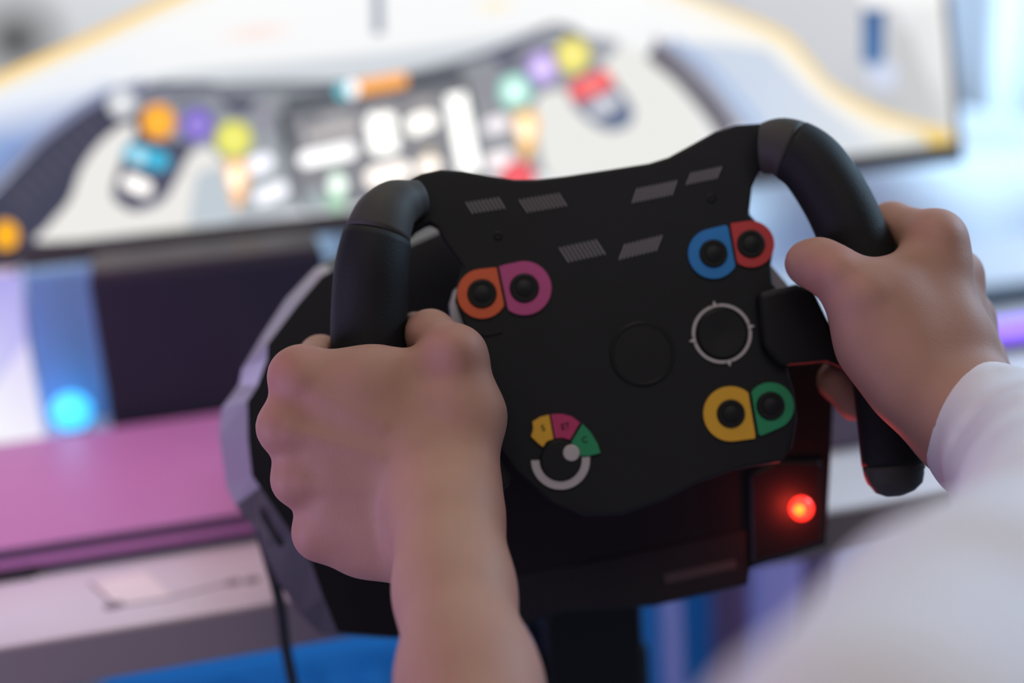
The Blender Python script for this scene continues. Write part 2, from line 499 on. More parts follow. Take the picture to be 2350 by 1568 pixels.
def mbox(name, x0, x1, v0, v1, w0, w1, m, bev=0.002):
    o = rings(name, [[mpt(x0, v0, w0), mpt(x1, v0, w0), mpt(x1, v1, w0), mpt(x0, v1, w0)],
                     [mpt(x0, v0, w1), mpt(x1, v0, w1), mpt(x1, v1, w1), mpt(x0, v1, w1)]], m, disp)
    return bevel(o, bev) if bev else o


mbox('back_shell', MX0 - .006, MX1 + .004, -.016, MH + .008, -.035, -.0006, MT['bezel'])
mbox('bezel', MX0 - .008, MX1 + .006, -.019, -.0003, -.006, .003, MT['bezel'], .0012)
mbox('bezel', MX0 - .008, MX1 + .006, MH, MH + .010, -.006, .003, MT['bezel'], .0012)
mbox('bezel', MX1 - .0003, MX1 + .006, -.019, MH + .010, -.006, .003, MT['bezel'], .0012)
mbox('bezel', MX0 - .008, MX0, -.019, MH + .010, -.006, .003, MT['bezel'], .0012)
box('stand_column', (0.20, 1.285, zt + .008), (0.28, 1.31, 1.05), MT['bezel'], disp, 0.004)
box('stand_foot', (0.10, 1.215, zt + .0004), (0.38, 1.40, zt + .012), MT['bezel'], disp, 0.004)

scr = []
V = lambda *p: list(p)


def poly(pts, col, lay):
    cols = col if isinstance(col, list) else [col] * len(pts)
    gain = lambda c: 1.7 if lay >= 16 and min(c) > 205 else (1.15 if lay >= 16 else 1.0)
    scr.append(([on_screen(x, y, lay) for x, y in pts], [tuple(v * gain(c) for v in lin(c)) for c in cols]))


def disc(x, y, r, col, lay, core=None, ry=None, rot=0.0):
    ry = ry or r; n = 22
    P_ = [(x + r * math.cos(a) * math.cos(rot) - ry * math.sin(a) * math.sin(rot), y + r * math.cos(a) * math.sin(rot) + ry * math.sin(a) * math.cos(rot)) for a in [2 * math.pi * k / n for k in range(n)]]
    if core is None:
        poly(P_, col, lay)
    else:
        for k in range(n):
            poly([(x, y), P_[k], P_[(k + 1) % n]], [core, col, col], lay)


def stroke(pts, w, col, lay, smooth=True):
    q = catmull([(x, y) for x, y in pts], 6) if smooth else [np.array(p, float) for p in pts]
    for i in range(len(q) - 1):
        d = q[i + 1] - q[i]; n_ = np.array([-d[1], d[0]]) / (np.linalg.norm(d) + 1e-9) * w / 2
        poly([q[i] + n_, q[i + 1] + n_, q[i + 1] - n_, q[i] - n_], col, lay)


def pill(x0, y0, x1, y1, r, col, lay):
    stroke([(x0, y0), (x1, y1)], 2 * r, col, lay, False); disc(x0, y0, r, col, lay); disc(x1, y1, r, col, lay)


def sm(pts, sub=5):
    return [tuple(p) for p in catmull(pts, sub, True)]


# clip helper keeps the picture inside the panel
c0 = [mpt(MX0, 0, .0003), mpt(MX1, 0, .0003), mpt(MX1, MH, .0003), mpt(MX0, MH, .0003)]
scr.append((c0, [lin((226, 227, 230))] * 4))
# backdrop of the picture
poly([(-170, -260), (900, -390), (700, -150), (380, 0), (0, 178), (-170, 262)], [(225, 226, 230), (232, 232, 234), (226, 227, 230), (220, 222, 226), (200, 203, 208), (190, 192, 196)], 1)
disc(36, 92, 140, (206, 208, 212), 2, core=(70, 70, 70), ry=125)
poly([(1500, -260), (2165, -320), (2186, 300), (2030, 262), (1900, 195), (1790, 70), (1560, -20)], [(222, 222, 226), (228, 228, 230), (214, 214, 214), (196, 198, 202), (206, 208, 214), (208, 209, 215), (196, 197, 203)], 1)
poly([(2050, 20), (2155, -20), (2187, 170), (2187, 300), (2145, 270), (2110, 150)], [(232, 234, 238), (244, 244, 244), (240, 240, 240), (224, 224, 224), (208, 210, 210), (226, 228, 230)], 2)
poly([(2045, 100), (2085, 60), (2130, 200), (2150, 268), (2070, 240)], (204, 206, 208), 3)
poly([(1965, -20), (2185, -60), (2185, 0), (2120, 16), (1990, 18)], (252, 252, 252), 4)
poly([(1978, 22), (2030, 22), (2028, 150), (2000, 160), (1978, 140)], [(78, 112, 160), (78, 112, 160), (88, 128, 178), (110, 150, 200), (84, 124, 176)], 4)
poly([(1985, 150), (2030, 135), (2060, 160), (2050, 210), (1995, 195)], (214, 222, 244), 4)
# car body
poly([(-170, 262), (0, 178), (380, 0), (660, -140), (1330, -220), (1500, -40), (1560, -20), (1790, 80), (1880, 180), (2000, 262), (2187, 318), (2187, 336), (1950, 358), (1500, 415), (800, 485), (-170, 580)],
     [(236, 242, 252), (240, 245, 252), (252, 252, 252), (255, 255, 255), (255, 255, 255), (255, 255, 255), (255, 255, 255), (255, 253, 246), (255, 252, 244), (255, 252, 244), (250, 246, 230), (226, 230, 226), (226, 232, 232), (232, 236, 240), (240, 242, 246), (210, 224, 250)], 5)
poly([(-170, 300), (0, 245), (230, 185), (300, 200), (60, 340), (-60, 460), (-170, 560)], [(206, 220, 248), (232, 238, 252), (240, 244, 252), (150, 172, 216), (120, 150, 208), (120, 150, 208), (130, 160, 214)], 6)
poly([(1490, 92), (1640, 100), (1760, 112), (1860, 215), (1960, 290), (2030, 330), (1960, 352), (1690, 295)], [(216, 226, 242), (208, 218, 234), (210, 220, 236), (216, 224, 238), (226, 232, 242), (238, 240, 242), (222, 228, 234), (206, 220, 240)], 6)
stroke([(-150, 252), (0, 182), (200, 92), (390, 2), (560, -76)], 26, (255, 214, 130), 7)
stroke([(-150, 262), (10, 196), (210, 106), (400, 14), (560, -58)], 22, (255, 242, 214), 8)
stroke([(1470, -46), (1640, 22), (1790, 84), (1850, 146), (1905, 206), (2010, 262), (2100, 292), (2180, 312)], 26, (255, 226, 160), 7)
stroke([(1470, -30), (1640, 40), (1780, 106), (1840, 166), (1900, 228), (2000, 286), (2080, 312)], 30, (255, 250, 238), 8)
poly([(2110, 300), (2184, 308), (2184, 332), (2130, 334)], (250, 216, 120), 9)
disc(590, 75, 95, (253, 252, 251), 7, core=(255, 230, 222), ry=22, rot=-0.12)
disc(1135, 14, 50, (255, 253, 246), 7, core=(255, 244, 206), ry=18, rot=-0.1)
poly([(852, -60), (878, -60), (880, 78), (856, 80)], [(168, 178, 190), (168, 178, 190), (140, 154, 170), (150, 163, 176)], 7)
# cockpit shelf
poly(sm([(235, 210), (420, 165), (700, 138), (900, 118), (1120, 88), (1240, 62), (1320, 66), (1120, 150), (820, 190), (420, 200)]), (214, 220, 226), 9)
# rim of the pictured wheel
poly(sm([(-140, 640), (-60, 500), (10, 420), (110, 318), (215, 240), (330, 196), (420, 188), (520, 205), (500, 330), (430, 420), (330, 480), (180, 545), (20, 600)]), (72, 72, 92), 10)
stroke([(-120, 540), (-20, 432), (90, 322), (215, 232), (330, 192)], 22, (140, 146, 176), 11)
for k in range(9):
    x, y = 20 + 22 * k, 440 - 22 * k
    stroke([(x, y), (x + 46, y + 44)], 7, (92, 90, 104), 11, False)
# grey centre
poly([(300, 215), (420, 195), (640, 190), (820, 186), (1040, 150), (1220, 84), (1300, 72), (1420, 92), (1400, 220), (1260, 400), (1000, 425), (560, 505), (420, 520)],
     [(128, 130, 146), (140, 144, 154), (146, 150, 156), (150, 154, 160), (150, 152, 158), (150, 152, 164), (150, 152, 164), (176, 180, 190), (170, 172, 176), (160, 163, 168), (160, 165, 172), (176, 184, 190), (170, 178, 186)], 11)
stroke([(395, 235), (470, 205), (640, 195), (830, 190), (1050, 146), (1200, 92), (1270, 62), (1330, 80)], 16, (108, 110, 124), 12)
poly([(500, 225), (590, 228), (565, 262), (520, 250)], (74, 72, 98), 12)
poly([(1130, 135), (1210, 112), (1185, 145), (1150, 160)], (84, 82, 106), 12)
for (x, y) in ((600, 250), (607, 275), (613, 300), (1118, 195), (1126, 222)):
    pill(x - 8, y + 2, x + 8, y - 2, 6, (150, 132, 160), 13)
# left white moulding
poly(sm([(92, 556), (110, 520), (160, 460), (186, 390), (228, 330), (280, 290), (312, 290), (302, 335), (276, 385), (266, 440), (290, 480), (340, 482), (385, 450), (410, 395), (440, 352), (480, 340), (515, 385), (530, 450), (500, 510), (300, 536)]), (240, 238, 234), 13)
poly([(450, 400), (500, 380), (545, 420), (540, 505), (430, 520)], (196, 206, 214), 14)
poly(sm([(300, 325), (370, 322), (440, 330), (425, 372), (395, 430), (355, 474), (290, 476), (258, 446), (275, 380)]), (84, 84, 106), 14)
# right white moulding
poly(sm([(1262, 404), (1232, 320), (1225, 240), (1262, 208), (1320, 205), (1390, 140), (1440, 104), (1500, 150), (1570, 220), (1606, 295), (1600, 345), (1480, 390), (1380, 400)]), (238, 238, 234), 13)
poly(sm([(1310, 180), (1360, 150), (1410, 190), (1450, 250), (1440, 290), (1390, 300), (1340, 270), (1305, 225)]), (120, 128, 150), 14)
stroke([(1490, 118), (1560, 170), (1630, 250), (1672, 310)], 44, (108, 104, 114), 12)
stroke([(1500, 92), (1590, 150), (1660, 235), (1710, 300)], 20, (168, 168, 186), 11)
stroke([(1540, 92), (1630, 160), (1700, 240), (1745, 300)], 20, (172, 196, 232), 11)
# little dash display
poly([(640, 258), (1066, 180), (1112, 400), (1112, 425), (700, 488), (660, 440)], (126, 128, 136), 14)
stroke([(648, 262), (1066, 188), (1085, 270)], 12, (88, 90, 98), 15, False)
stroke([(646, 262), (662, 345)], 22, (58, 64, 74), 15, False)
poly([(664, 272), (1060, 200), (1100, 400), (700, 470)], (142, 142, 148), 15)
poly([(648, 226), (1058, 150), (1062, 180), (652, 254)], (104, 108, 116), 14)
for k in range(17):
    x = 672 + 22.5 * k; y = 230 - 4.1 * k
    if 5 <= k <= 6:
        disc(x, y, 15, (96, 200, 214) if k == 5 else (236, 238, 244), 17, ry=19)
    elif 6 < k <= 11:
        disc(x, y, 15, (255, 150, 62), 16, core=(255, 206, 120), ry=19)
    else:
        disc(x, y, 8, (82, 86, 94), 15, ry=12)
WHT = (255, 255, 250); DIM = (206, 198, 196)
pill(745, 274, 800, 264, 10, (170, 168, 170), 16); pill(862, 258, 898, 250, 10, (168, 160, 160), 16); pill(948, 240, 985, 234, 10, (168, 160, 160), 16)
for k in range(5): disc(714 + 24 * k, 312 - 4 * k, 12, DIM, 16)
pill(702, 366, 800, 346, 17, (250, 248, 248), 16)
disc(868, 282, 27, WHT, 16); disc(886, 280, 22, WHT, 16); disc(872, 328, 27, WHT, 16); disc(892, 328, 23, WHT, 16); disc(866, 305, 22, WHT, 17)
disc(953, 288, 22, (255, 252, 244), 16); pill(962, 282, 982, 278, 20, (255, 252, 244), 16)
poly([(1022, 222), (1066, 212), (1100, 392), (1054, 402)], (255, 255, 250), 16)
pill(860, 408, 920, 392, 22, (250, 240, 232), 16); disc(985, 352, 14, (196, 180, 156), 16); pill(975, 385, 990, 380, 20, (250, 238, 226), 16)
disc(770, 395, 16, (150, 176, 162), 16); disc(774, 424, 20, (236, 250, 240), 17); disc(770, 462, 22, (164, 208, 178), 16)
poly([(700, 440), (740, 432), (744, 478), (704, 484)], (160, 172, 176), 16)
# pictured buttons
disc(280, 237, 34, (206, 210, 216), 15, core=(246, 247, 250), ry=35)
disc(363, 280, 40, (240, 150, 30), 18, core=(255, 200, 84), ry=42)
disc(453, 287, 38, (72, 40, 168), 18, core=(186, 166, 240), ry=40)
disc(536, 320, 42, (208, 206, 60), 18, core=(250, 246, 150), ry=42)
disc(1180, 210, 40, (96, 188, 168), 18, core=(232, 252, 246), ry=40)
disc(1243, 157, 36, (132, 92, 196), 18, core=(230, 216, 250), ry=38)
disc(1313, 128, 40, (218, 204, 60), 18, core=(255, 248, 170), ry=42)
pill(1328, 208, 1382, 186, 24, (238, 96, 96), 17); disc(1356, 197, 22, (250, 130, 128), 18)
pill(1368, 252, 1404, 232, 17, (204, 206, 216), 16); poly([(1390, 282), (1450, 246), (1450, 270), (1408, 292)], (92, 110, 144), 16)
pill(305, 352, 368, 370, 22, (70, 178, 214), 17); disc(318, 360, 17, (190, 236, 250), 18)
pill(298, 418, 332, 432, 18, (234, 230, 226), 16)
for (x, y, s) in ((543, 400, 1), (1205, 288, 1)):
    col = (255, 196, 140) if x < 800 else (255, 196, 110)
    poly(sm([(x - 28, y - 22), (x, y - 34), (x + 28, y - 22), (x + 24, y + 30), (x + 2, y + 82), (x - 16, y + 40)]), col, 17)
    disc(x - 3, y + 8, 14, (255, 240, 214), 18, ry=26)
pill(585, 382, 606, 372, 20, (226, 226, 236), 16); pill(600, 452, 645, 434, 17, (228, 228, 236), 16)
pill(1125, 290, 1152, 282, 17, (214, 208, 212), 16); pill(1128, 374, 1158, 362, 18, (222, 212, 214), 16)
disc(1187, 410, 40, (226, 70, 84), 18, core=(250, 122, 128))
disc(14, 540, 30, (250, 176, 40), 17, ry=34)
glow_mesh('picture', scr, disp)

# ================================================================ WHEEL BASE
WO = P(1475, 810, 0.70)
WY, WT = rad(10), rad(20)
WN = np.array([-math.sin(WY) * math.cos(WT), -math.cos(WY) * math.cos(WT), math.sin(WT)])
WX = np.array([math.cos(WY), -math.sin(WY), 0.0])
WU = np.cross(WN, WX)


def wp(x, y, w=0.0):
    """point where the line of sight meets the plane w metres in front of the wheel face"""
    return on_plane(x, y, WO + WN * w, WN)


def wl(c, u, v, w=0.0):
    return c + WX * u + WU * v + WN * w


BF, BM = -0.085, -0.112
front = [(760, 622), (738, 634), (680, 702), (614, 790), (613, 822), (590, 886), (567, 922), (569, 1010), (578, 1092), (596, 1118), (640, 1182), (672, 1228), (712, 1288), (742, 1372), (775, 1452),
         (900, 1462), (1180, 1444), (1290, 1402), (1500, 1390), (1716, 1342), (1722, 1304), (1895, 1250), (1906, 1060), (1915, 872), (1880, 800), (1780, 690), (1690, 560), (1500, 470), (1200, 480), (1003, 536), (945, 562), (850, 588)]
outer = [(745, 606), (722, 616), (655, 688), (600, 772), (556, 846), (548, 884), (508, 938), (503, 1000), (520, 1118), (540, 1160), (578, 1206), (604, 1262), (640, 1340), (690, 1410), (735, 1456),
         (900, 1466), (1180, 1446), (1290, 1404), (1500, 1392), (1714, 1344), (1720, 1306), (1890, 1252), (1900, 1060), (1908, 872), (1872, 795), (1775, 684), (1690, 550), (1500, 455), (1200, 462), (1000, 520), (940, 545), (848, 572)]
t = empty('wheel_base', WO - WN * 0.15 + np.array([0, 0, -.1]), 'black wheel base housing with a red lamp, clamped to the white desk', 'wheel base')
BASE = t
L0 = [wp(x, y, BF) for x, y in front]; L1_ = [wp(x, y, BM) for x, y in outer]
cen = sum(L1_) / len(L1_)
L2 = [cen + (p - cen) * 0.86 + np.array([0.016, 0.075, 0.006]) for p in L1_]
rings('housing', [[cen + (p - cen) * 0.985 + WN * 0.0 for p in L0], L0], MT['base'], t, caps=(False, True))
bk = rings('rear_shell', [L1_, L2], MT['black'], t)
def flank(name, i0, i1, m):
    a, b = L0[i0:i1 + 1], L1_[i0:i1 + 1]
    a2 = [p - (p - cen) / np.linalg.norm(p - cen) * .003 - WN * .003 for p in a]; b2 = [p - (p - cen) / np.linalg.norm(p - cen) * .003 for p in b]
    return rings(name, [[p, q, q2, p2] for p, q, p2, q2 in zip(a, b, a2, b2)], m, t)


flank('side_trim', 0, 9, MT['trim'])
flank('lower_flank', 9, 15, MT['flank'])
flank('under_flank', 15, len(L0) - 1, MT['base'])
rings('top_flank', [[L0[-1], L1_[-1], L1_[-1] - WN * .003, L0[-1] - WN * .003], [L0[0], L1_[0], L1_[0] - WN * .003, L0[0] - WN * .003]], MT['base'], t)
# slot in the trim
sl = [(592, 1168), (604, 1172), (640, 1236), (644, 1256), (634, 1250), (598, 1190)]
f0 = [wp(x, y, -0.094) for x, y in sl]
bevel(rings('slot', [f0, [p - WN * .012 for p in f0]], MT['cable'], t), 0.0005)
# raised step lines on the housing
def strip(name, pts, w, wid, m, parent, thick=0.002):
    q = catmull(pts, 5)
    lo, hi, lo2, hi2 = [], [], [], []
    for i, p in enumerate(q):
        a = q[max(0, i - 1)]; b = q[min(len(q) - 1, i + 1)]; d = b - a; n_ = np.array([-d[1], d[0]]) / np.linalg.norm(d) * wid / 2
        lo.append(wp(*(p + n_), w)); hi.append(wp(*(p - n_), w)); lo2.append(wp(*(p + n_), w - thick)); hi2.append(wp(*(p - n_), w - thick))
    return rings(name, [[a, b, c, d] for a, b, c, d in zip(lo, hi, hi2, lo2)], m, parent)


strip('front_lip', [(1525, 1330), (1600, 1313), (1690, 1294)], BF + .004, 22, MT['satin'], t, .006)
bevel(rings('lower_plate', [[wp(x, y, BF + .003) for x, y in ((1160, 1330), (1715, 1215), (1718, 1340), (1500, 1388), (1290, 1400), (1170, 1440))],
                            [wp(x, y, BF - .002) for x, y in ((1160, 1330), (1715, 1215), (1718, 1340), (1500, 1388), (1290, 1400), (1170, 1440))]], MT['black'], t), .001)
# clear-edged block carrying the lamp
blk = [(1722, 1090), (1780, 1060), (1885, 1060), (1888, 1245), (1726, 1296)]
bevel(rings('lamp_block', [[wp(x, y, BF + .006) for x, y in blk], [wp(x, y, BF - .002) for x, y in blk]], MT['base'], t), .0015)
c = wp(1838, 1167, BF + .006)
bm = bmesh.new(); bmesh.ops.create_uvsphere(bm, u_segments=20, v_segments=12, radius=0.0066)
for v in bm.verts: v.co = Vector(wl(c, v.co.x, v.co.y, v.co.z * 0.7 + .001))
led = bm_obj('status_lamp', bm, MT['led'], t, True); led['label'] = 'glowing red lamp'
bm = bmesh.new(); bmesh.ops.create_uvsphere(bm, u_segments=14, v_segments=8, radius=0.0030)
for v in bm.verts: v.co = Vector(wl(c, v.co.x - .0020, v.co.y - .0004, v.co.z + .0046))
bm_obj('lamp_core', bm, MT['led_core'], led, True)
ll = lamp('red_glow', 'POINT', tuple(c + WN * 0.026), None, 0.085, (1.0, 0.05, 0.03), 0.006)
# hub between base and wheel
bm = bmesh.new(); hc = wp(1470, 830, 0)
lp = []
for (r, w) in ((0.052, BF - .005), (0.052, -0.06), (0.040, -0.055), (0.040, -0.0365)):
    lp.append([wl(hc, r * math.cos(a), r * math.sin(a), w) for a in [2 * math.pi * k / 40 for k in range(40)]])
bm.free(); rings('shaft_collar', lp, MT['black'], t)
# mount to the desk
a, b = on_y(1250, 1400, .775), on_y(1480, 1520, .775)
mxa, mxb = a[0], b[0]
box('mount_foot', (0.05, 0.80, zt + .0002), (0.27, 0.98, zt + .055), MT['base'], t, 0.004)
box('clamp_arm', (mxa, 0.775, 0.640), (mxb, 0.8075, zt + .03), MT['base'], t, 0.003)
box('clamp_jaw', (mxa - .008, 0.782, 0.630), (mxb + .006, 0.94, 0.690), MT['black'], t, 0.004)
tube('clamp_screw', [((mxa + mxb) / 2, 0.90, 0.689), ((mxa + mxb) / 2, 0.90, 0.7178)], [0.012, 0.012], MT['steel'], t, dome=(False, False))
box('clamp_side', (mxa - .016, 0.80, 0.645), (mxa - .004, 0.90, 0.700), MT['bluebox'], t, 0.001)

# cable hanging by the side of the base
pp = [(596, 1215, .80), (612, 1270, .805), (632, 1340, .81), (645, 1400, .82), (655, 1480, .83), (672, 1570, .84), (700, 1720, .85)]
o = tube('cable', catmull([P(*q) for q in pp], 5), [0.0032] * (6 * 5 + 1), MT['cable'], None, 12)
tag(o, 'thin black cable hanging down beside the wheel base in front of the desk', 'cable')

# ================================================================ STEERING WHEEL
wh = empty('steering_wheel', WO, 'black racing wheel with coloured button rings, held by both hands', 'steering wheel')
outl = [(935, 412), (968, 397), (1010, 388), (1060, 391), (1120, 402), (1180, 411), (1235, 411), (1300, 403), (1400, 388), (1490, 374), (1535, 360), (1590, 330), (1640, 302), (1690, 286), (1750, 282), (1768, 300),
        (1768, 380), (1742, 396), (1727, 430), (1720, 490), (1738, 508), (1764, 530), (1776, 575), (1770, 610), (1774, 650), (1790, 668), (1800, 760), (1808, 850), (1822, 900), (1830, 960), (1818, 1030), (1790, 1062), (1690, 1078),
        (1600, 1110), (1520, 1150), (1430, 1182), (1340, 1186), (1260, 1150), (1190, 1090), (1130, 1010), (1095, 900), (1080, 790), (1062, 740), (1044, 690), (1050, 650), (1062, 615), (1040, 585), (1018, 555), (1003, 522), (985, 511), (968, 520), (952, 530), (940, 545), (932, 520)]
# the plate leaves an opening beside the upper end of the near grip
pl = [wp(x, y, 0) for x, y in outl]
bevel(rings('faceplate', [pl, [p - WN * 0.012 for p in pl]], MT['plate'], wh), 0.0016, 2, 50)
# button housing behind the faceplate
pc = sum(pl) / len(pl)
inner = [wp(x, y, -0.011) for x, y in ((1090, 640), (1200, 560), (1690, 480), (1755, 600), (1790, 760), (1800, 980), (1690, 1060), (1440, 1160), (1280, 1130), (1130, 960))]
bevel(rings('rear_housing', [inner, [p - WN * 0.024 for p in inner]], MT['black'], wh), 0.003)


def wbox(name, pts, w0, w1, m, parent=wh, bev=0.001):
    a = [wp(x, y, w1) for x, y in pts]
    o = rings(name, [a, [p - WN * (w1 - w0) for p in a]], m, parent)
    return bevel(o, bev) if bev else o


def arc_strip(name, c, r0, r1, a0, a1, w0, w1, m, parent, n=24):
    q = []
    for k in range(n + 1):
        a = rad(a0 + (a1 - a0) * k / n); q.append((a,))
    lp = []
    for (a,) in q:
        ca, sa = math.cos(a), math.sin(a)
        lp.append([wl(c, r0 * ca, r0 * sa, w0), wl(c, r1 * ca, r1 * sa, w0), wl(c, r1 * ca, r1 * sa, w1), wl(c, r0 * ca, r0 * sa, w1)])
    return rings(name, lp, m, parent)


def lathe(name, c, prof, m, parent, seg=36):
    lp = [[wl(c, r * math.cos(a), r * math.sin(a), w) for a in [2 * math.pi * k / seg for k in range(seg)]] for r, w in prof]
    o = rings(name, lp, m, parent, smooth=True)
    o.data.set_sharp_from_angle(angle=rad(28))
    return o


# six push buttons, each with its tear-shaped coloured surround
def button(px, py, ppx, ppy, col, colname, r_in, r_out, cut_px):
    """cut_px: the two ends of the straight side shared with the neighbour"""
    c = wp(px, py, 0)
    b = lathe('button', c, [(r_in * 0.98, 0.0), (r_in * 0.98, 0.0022), (r_in * 0.90, 0.0030), (r_in * .74, 0.0030), (r_in * .70, 0.0024), (r_in * .58, 0.0024), (r_in * .54, 0.0030), (r_in * .25, 0.0034), (0.0002, 0.0035)], MT['dome'], wh, 30)
    b['label'] = colname + '-ringed black button'
    p1, p2 = wp(*cut_px[0], 0), wp(*cut_px[1], 0)
    uv = lambda p: np.array([np.dot(p - c, WX), np.dot(p - c, WU)])
    q1, q2 = uv(p1), uv(p2)
    d = q2 - q1; nn = np.array([-d[1], d[0]]); nn /= np.linalg.norm(nn)
    if np.dot(nn, q1) < 0: nn = -nn
    dist = np.dot(nn, q1)
    corner = q1 if np.linalg.norm(q1) > np.linalg.norm(q2) else q2
    n = 64; out = []
    # support-function shape: disc hulled with the far corner, clipped by the cut line
    dc = np.linalg.norm(corner); phi = math.atan2(corner[1], corner[0]); half = math.acos(min(1, r_out / dc))
    for k in range(n):
        a = 2 * math.pi * k / n
        da = (a - phi + math.pi) % (2 * math.pi) - math.pi
        if abs(da) < half:
            R_ = r_out / math.cos(half - abs(da))
        else:
            R_ = r_out
        e = np.array([math.cos(a), math.sin(a)])
        s = np.dot(e, nn)
        if s > 1e-6: R_ = min(R_, (dist - 0.0004) / s)
        out.append(e * R_)
    inn = [np.array([math.cos(2 * math.pi * k / n), math.sin(2 * math.pi * k / n)]) * r_in for k in range(n)]
    lp = []
    for k in list(range(n)) + [0]:
        lp.append([wl(c, *inn[k], 0.0002), wl(c, *out[k], 0.0002), wl(c, *out[k], 0.0016), wl(c, *inn[k], 0.0016)])
    rg = rings('ring', lp, MT[col], b, caps=(False, False))
    rg['label'] = colname + ' tear-shaped surround'


PX = 0.70 / FPX
button(1106, 675, 0, 0, 'orange', 'orange', 34 * PX, 57 * PX, ((1141, 614), (1161, 712)))
button(1203, 662, 0, 0, 'pink', 'pink', 34 * PX, 62 * PX, ((1143, 612), (1164, 712)))
button(1636, 583, 0, 0, 'blue', 'blue', 33 * PX, 58 * PX, ((1670, 516), (1688, 612)))
button(1722, 561, 0, 0, 'red', 'red', 33 * PX, 54 * PX, ((1673, 514), (1690, 612)))
button(1676, 950, 0, 0, 'yellow', 'yellow', 33 * PX, 63 * PX, ((1735, 1006), (1718, 905)))
button(1767, 932, 0, 0, 'green', 'green', 33 * PX, 54 * PX, ((1739, 1003), (1722, 905)))


def text(name, s, c, size, m, parent, ang=0.0, w=0.0021):
    cu = bpy.data.curves.new(name, 'FONT'); cu.body = s; cu.size = size; cu.align_x = 'CENTER'; cu.align_y = 'CENTER'; cu.extrude = 0.0001
    tmp = bpy.data.objects.new(name, cu); COL.objects.link(tmp)
    bpy.context.view_layer.update()
    me = bpy.data.meshes.new_from_object(tmp.evaluated_get(bpy.context.evaluated_depsgraph_get()))
    bpy.data.objects.remove(tmp); bpy.data.curves.remove(cu)
    me.materials.clear()
    ca, sa = math.cos(ang), math.sin(ang)
    for v in me.vertices:
        u, vv = v.co.x * ca - v.co.y * sa, v.co.x * sa + v.co.y * ca
        v.co = Vector(wl(c, u, vv, w + v.co.z))
    return link(name, me, m, parent)


# rotary dial
rc = wp(1286, 1056, 0)
dial = lathe('rotary_dial', rc, [(46 * PX, 0.0), (46 * PX, 0.0025), (43 * PX, 0.0034), (0.0003, 0.0035)], MT['dome'], wh)
arc_strip('dial_scale', rc, 44 * PX * 1.10, 67 * PX, -184, 2, 0.0003, 0.0016, MT['white_print'], dial, 40)['label'] = 'white lower arc'


def seg(px, m, lab):
    a = [wp(x, y, 0.0018) for x, y in px]
    o = rings('dial_segment', [a, [p - WN * 0.0015 for p in a]], MT[m], dial); o['label'] = lab
    return o


s1 = seg([(1222, 968), (1240, 957), (1260, 952), (1270, 1008), (1255, 1013), (1246, 1026), (1232, 1015), (1219, 1002), (1224, 985)], 'yellow', 'yellow segment marked S')
s2 = seg([(1264, 951), (1290, 950), (1312, 956), (1331, 970), (1308, 1010), (1292, 1005), (1274, 1006)], 'magenta', 'pink segment marked ET')
s3 = seg([(1337, 973), (1356, 993), (1371, 1018), (1378, 1040), (1354, 1046), (1330, 1047), (1322, 1028), (1311, 1016)], 'green', 'green segment marked C')
text('letter', 'S', wp(1246, 983, 0), 0.0042, MT['dome'], dial, rad(8))
text('letter', 'ET', wp(1297, 979, 0), 0.0042, MT['dome'], dial, rad(8))
text('letter', 'C', wp(1341, 1010, 0), 0.0042, MT['dome'], dial, rad(8))
lathe('pointer', wp(1311, 1040, 0.0035), [(19 * PX, 0), (19 * PX, 0.001), (17 * PX, .0015), (0.0002, .0015)], MT['white_print'], dial)['label'] = 'white pointer dot'

# direction pad ring with four ticks
dc_ = wp(1656, 766, 0)
pad = lathe('direction_pad', dc_, [(58 * PX, 0), (58 * PX, .0012), (54 * PX, .0020), (26 * PX, .0018), (0.0003, .0014)], MT['dome'], wh)
for k in range(4):
    arc_strip('pad_arc', dc_, 62 * PX, 69 * PX, 16 + 90 * k, 92 + 90 * k, .0002, .0010, MT['white_print'], pad, 14)
    a = rad(9 + 90 * k); cc = wl(dc_, 68 * PX * math.cos(a), 68 * PX * math.sin(a), 0)
    e = [(math.cos(a + s) * 10 * PX, math.sin(a + s) * 10 * PX) for s in (0, 2.2, -2.2)]
    A = [wl(cc, u, v, .0010) for u, v in e]
    rings('pad_arrow', [A, [p - WN * .0008 for p in A]], MT['white_print'], pad)
# centre cap
lathe('centre_cap', wp(1474, 812, 0), [(74 * PX, 0), (74 * PX, .0010), (72 * PX, .0014), (68 * PX, .0014), (66 * PX, .0009), (0.0003, .0010)], MT['dome'], wh, 48)
# printed hatch vents: each bar of its own in one part per vent
for (a, b, lean, hgt, n, mm) in (((1070, 464), (1142, 453), 16, 26, 9, 'grey_print'), ((1192, 458), (1280, 443), 20, 30, 11, 'grey_print'), ((1284, 568), (1366, 550), 22, 34, 10, 'grey_print'),
                                 ((1436, 560), (1518, 540), -14, 36, 10, 'grey_print'), ((1464, 432), (1552, 414), -12, 34, 11, 'grey_print'), ((1588, 396), (1655, 382), -12, 28, 9, 'grey_print')):
    vv, ff = [], []
    for k in range(n):
        s = k / (n - 1); x = a[0] + (b[0] - a[0]) * s; y = a[1] + (b[1] - a[1]) * s; hw = 0.24 * (b[0] - a[0]) / (n - 1)
        top = wp(x, y, .0006); base = len(vv)
        corners = [(x - hw, y), (x + hw, y), (x + hw + lean, y + hgt), (x - hw + lean, y + hgt)]
        vv += [wp(p, q, .0007) for p, q in corners] + [wp(p, q, -.0005) for p, q in corners]
        ff += [tuple(base + i for i in f) for f in ((0, 1, 2, 3), (4, 7, 6, 5), (0, 4, 5, 1), (1, 5, 6, 2), (2, 6, 7, 3), (3, 7, 4, 0))]
    raw('vent_print', vv, ff, MT[mm], wh)
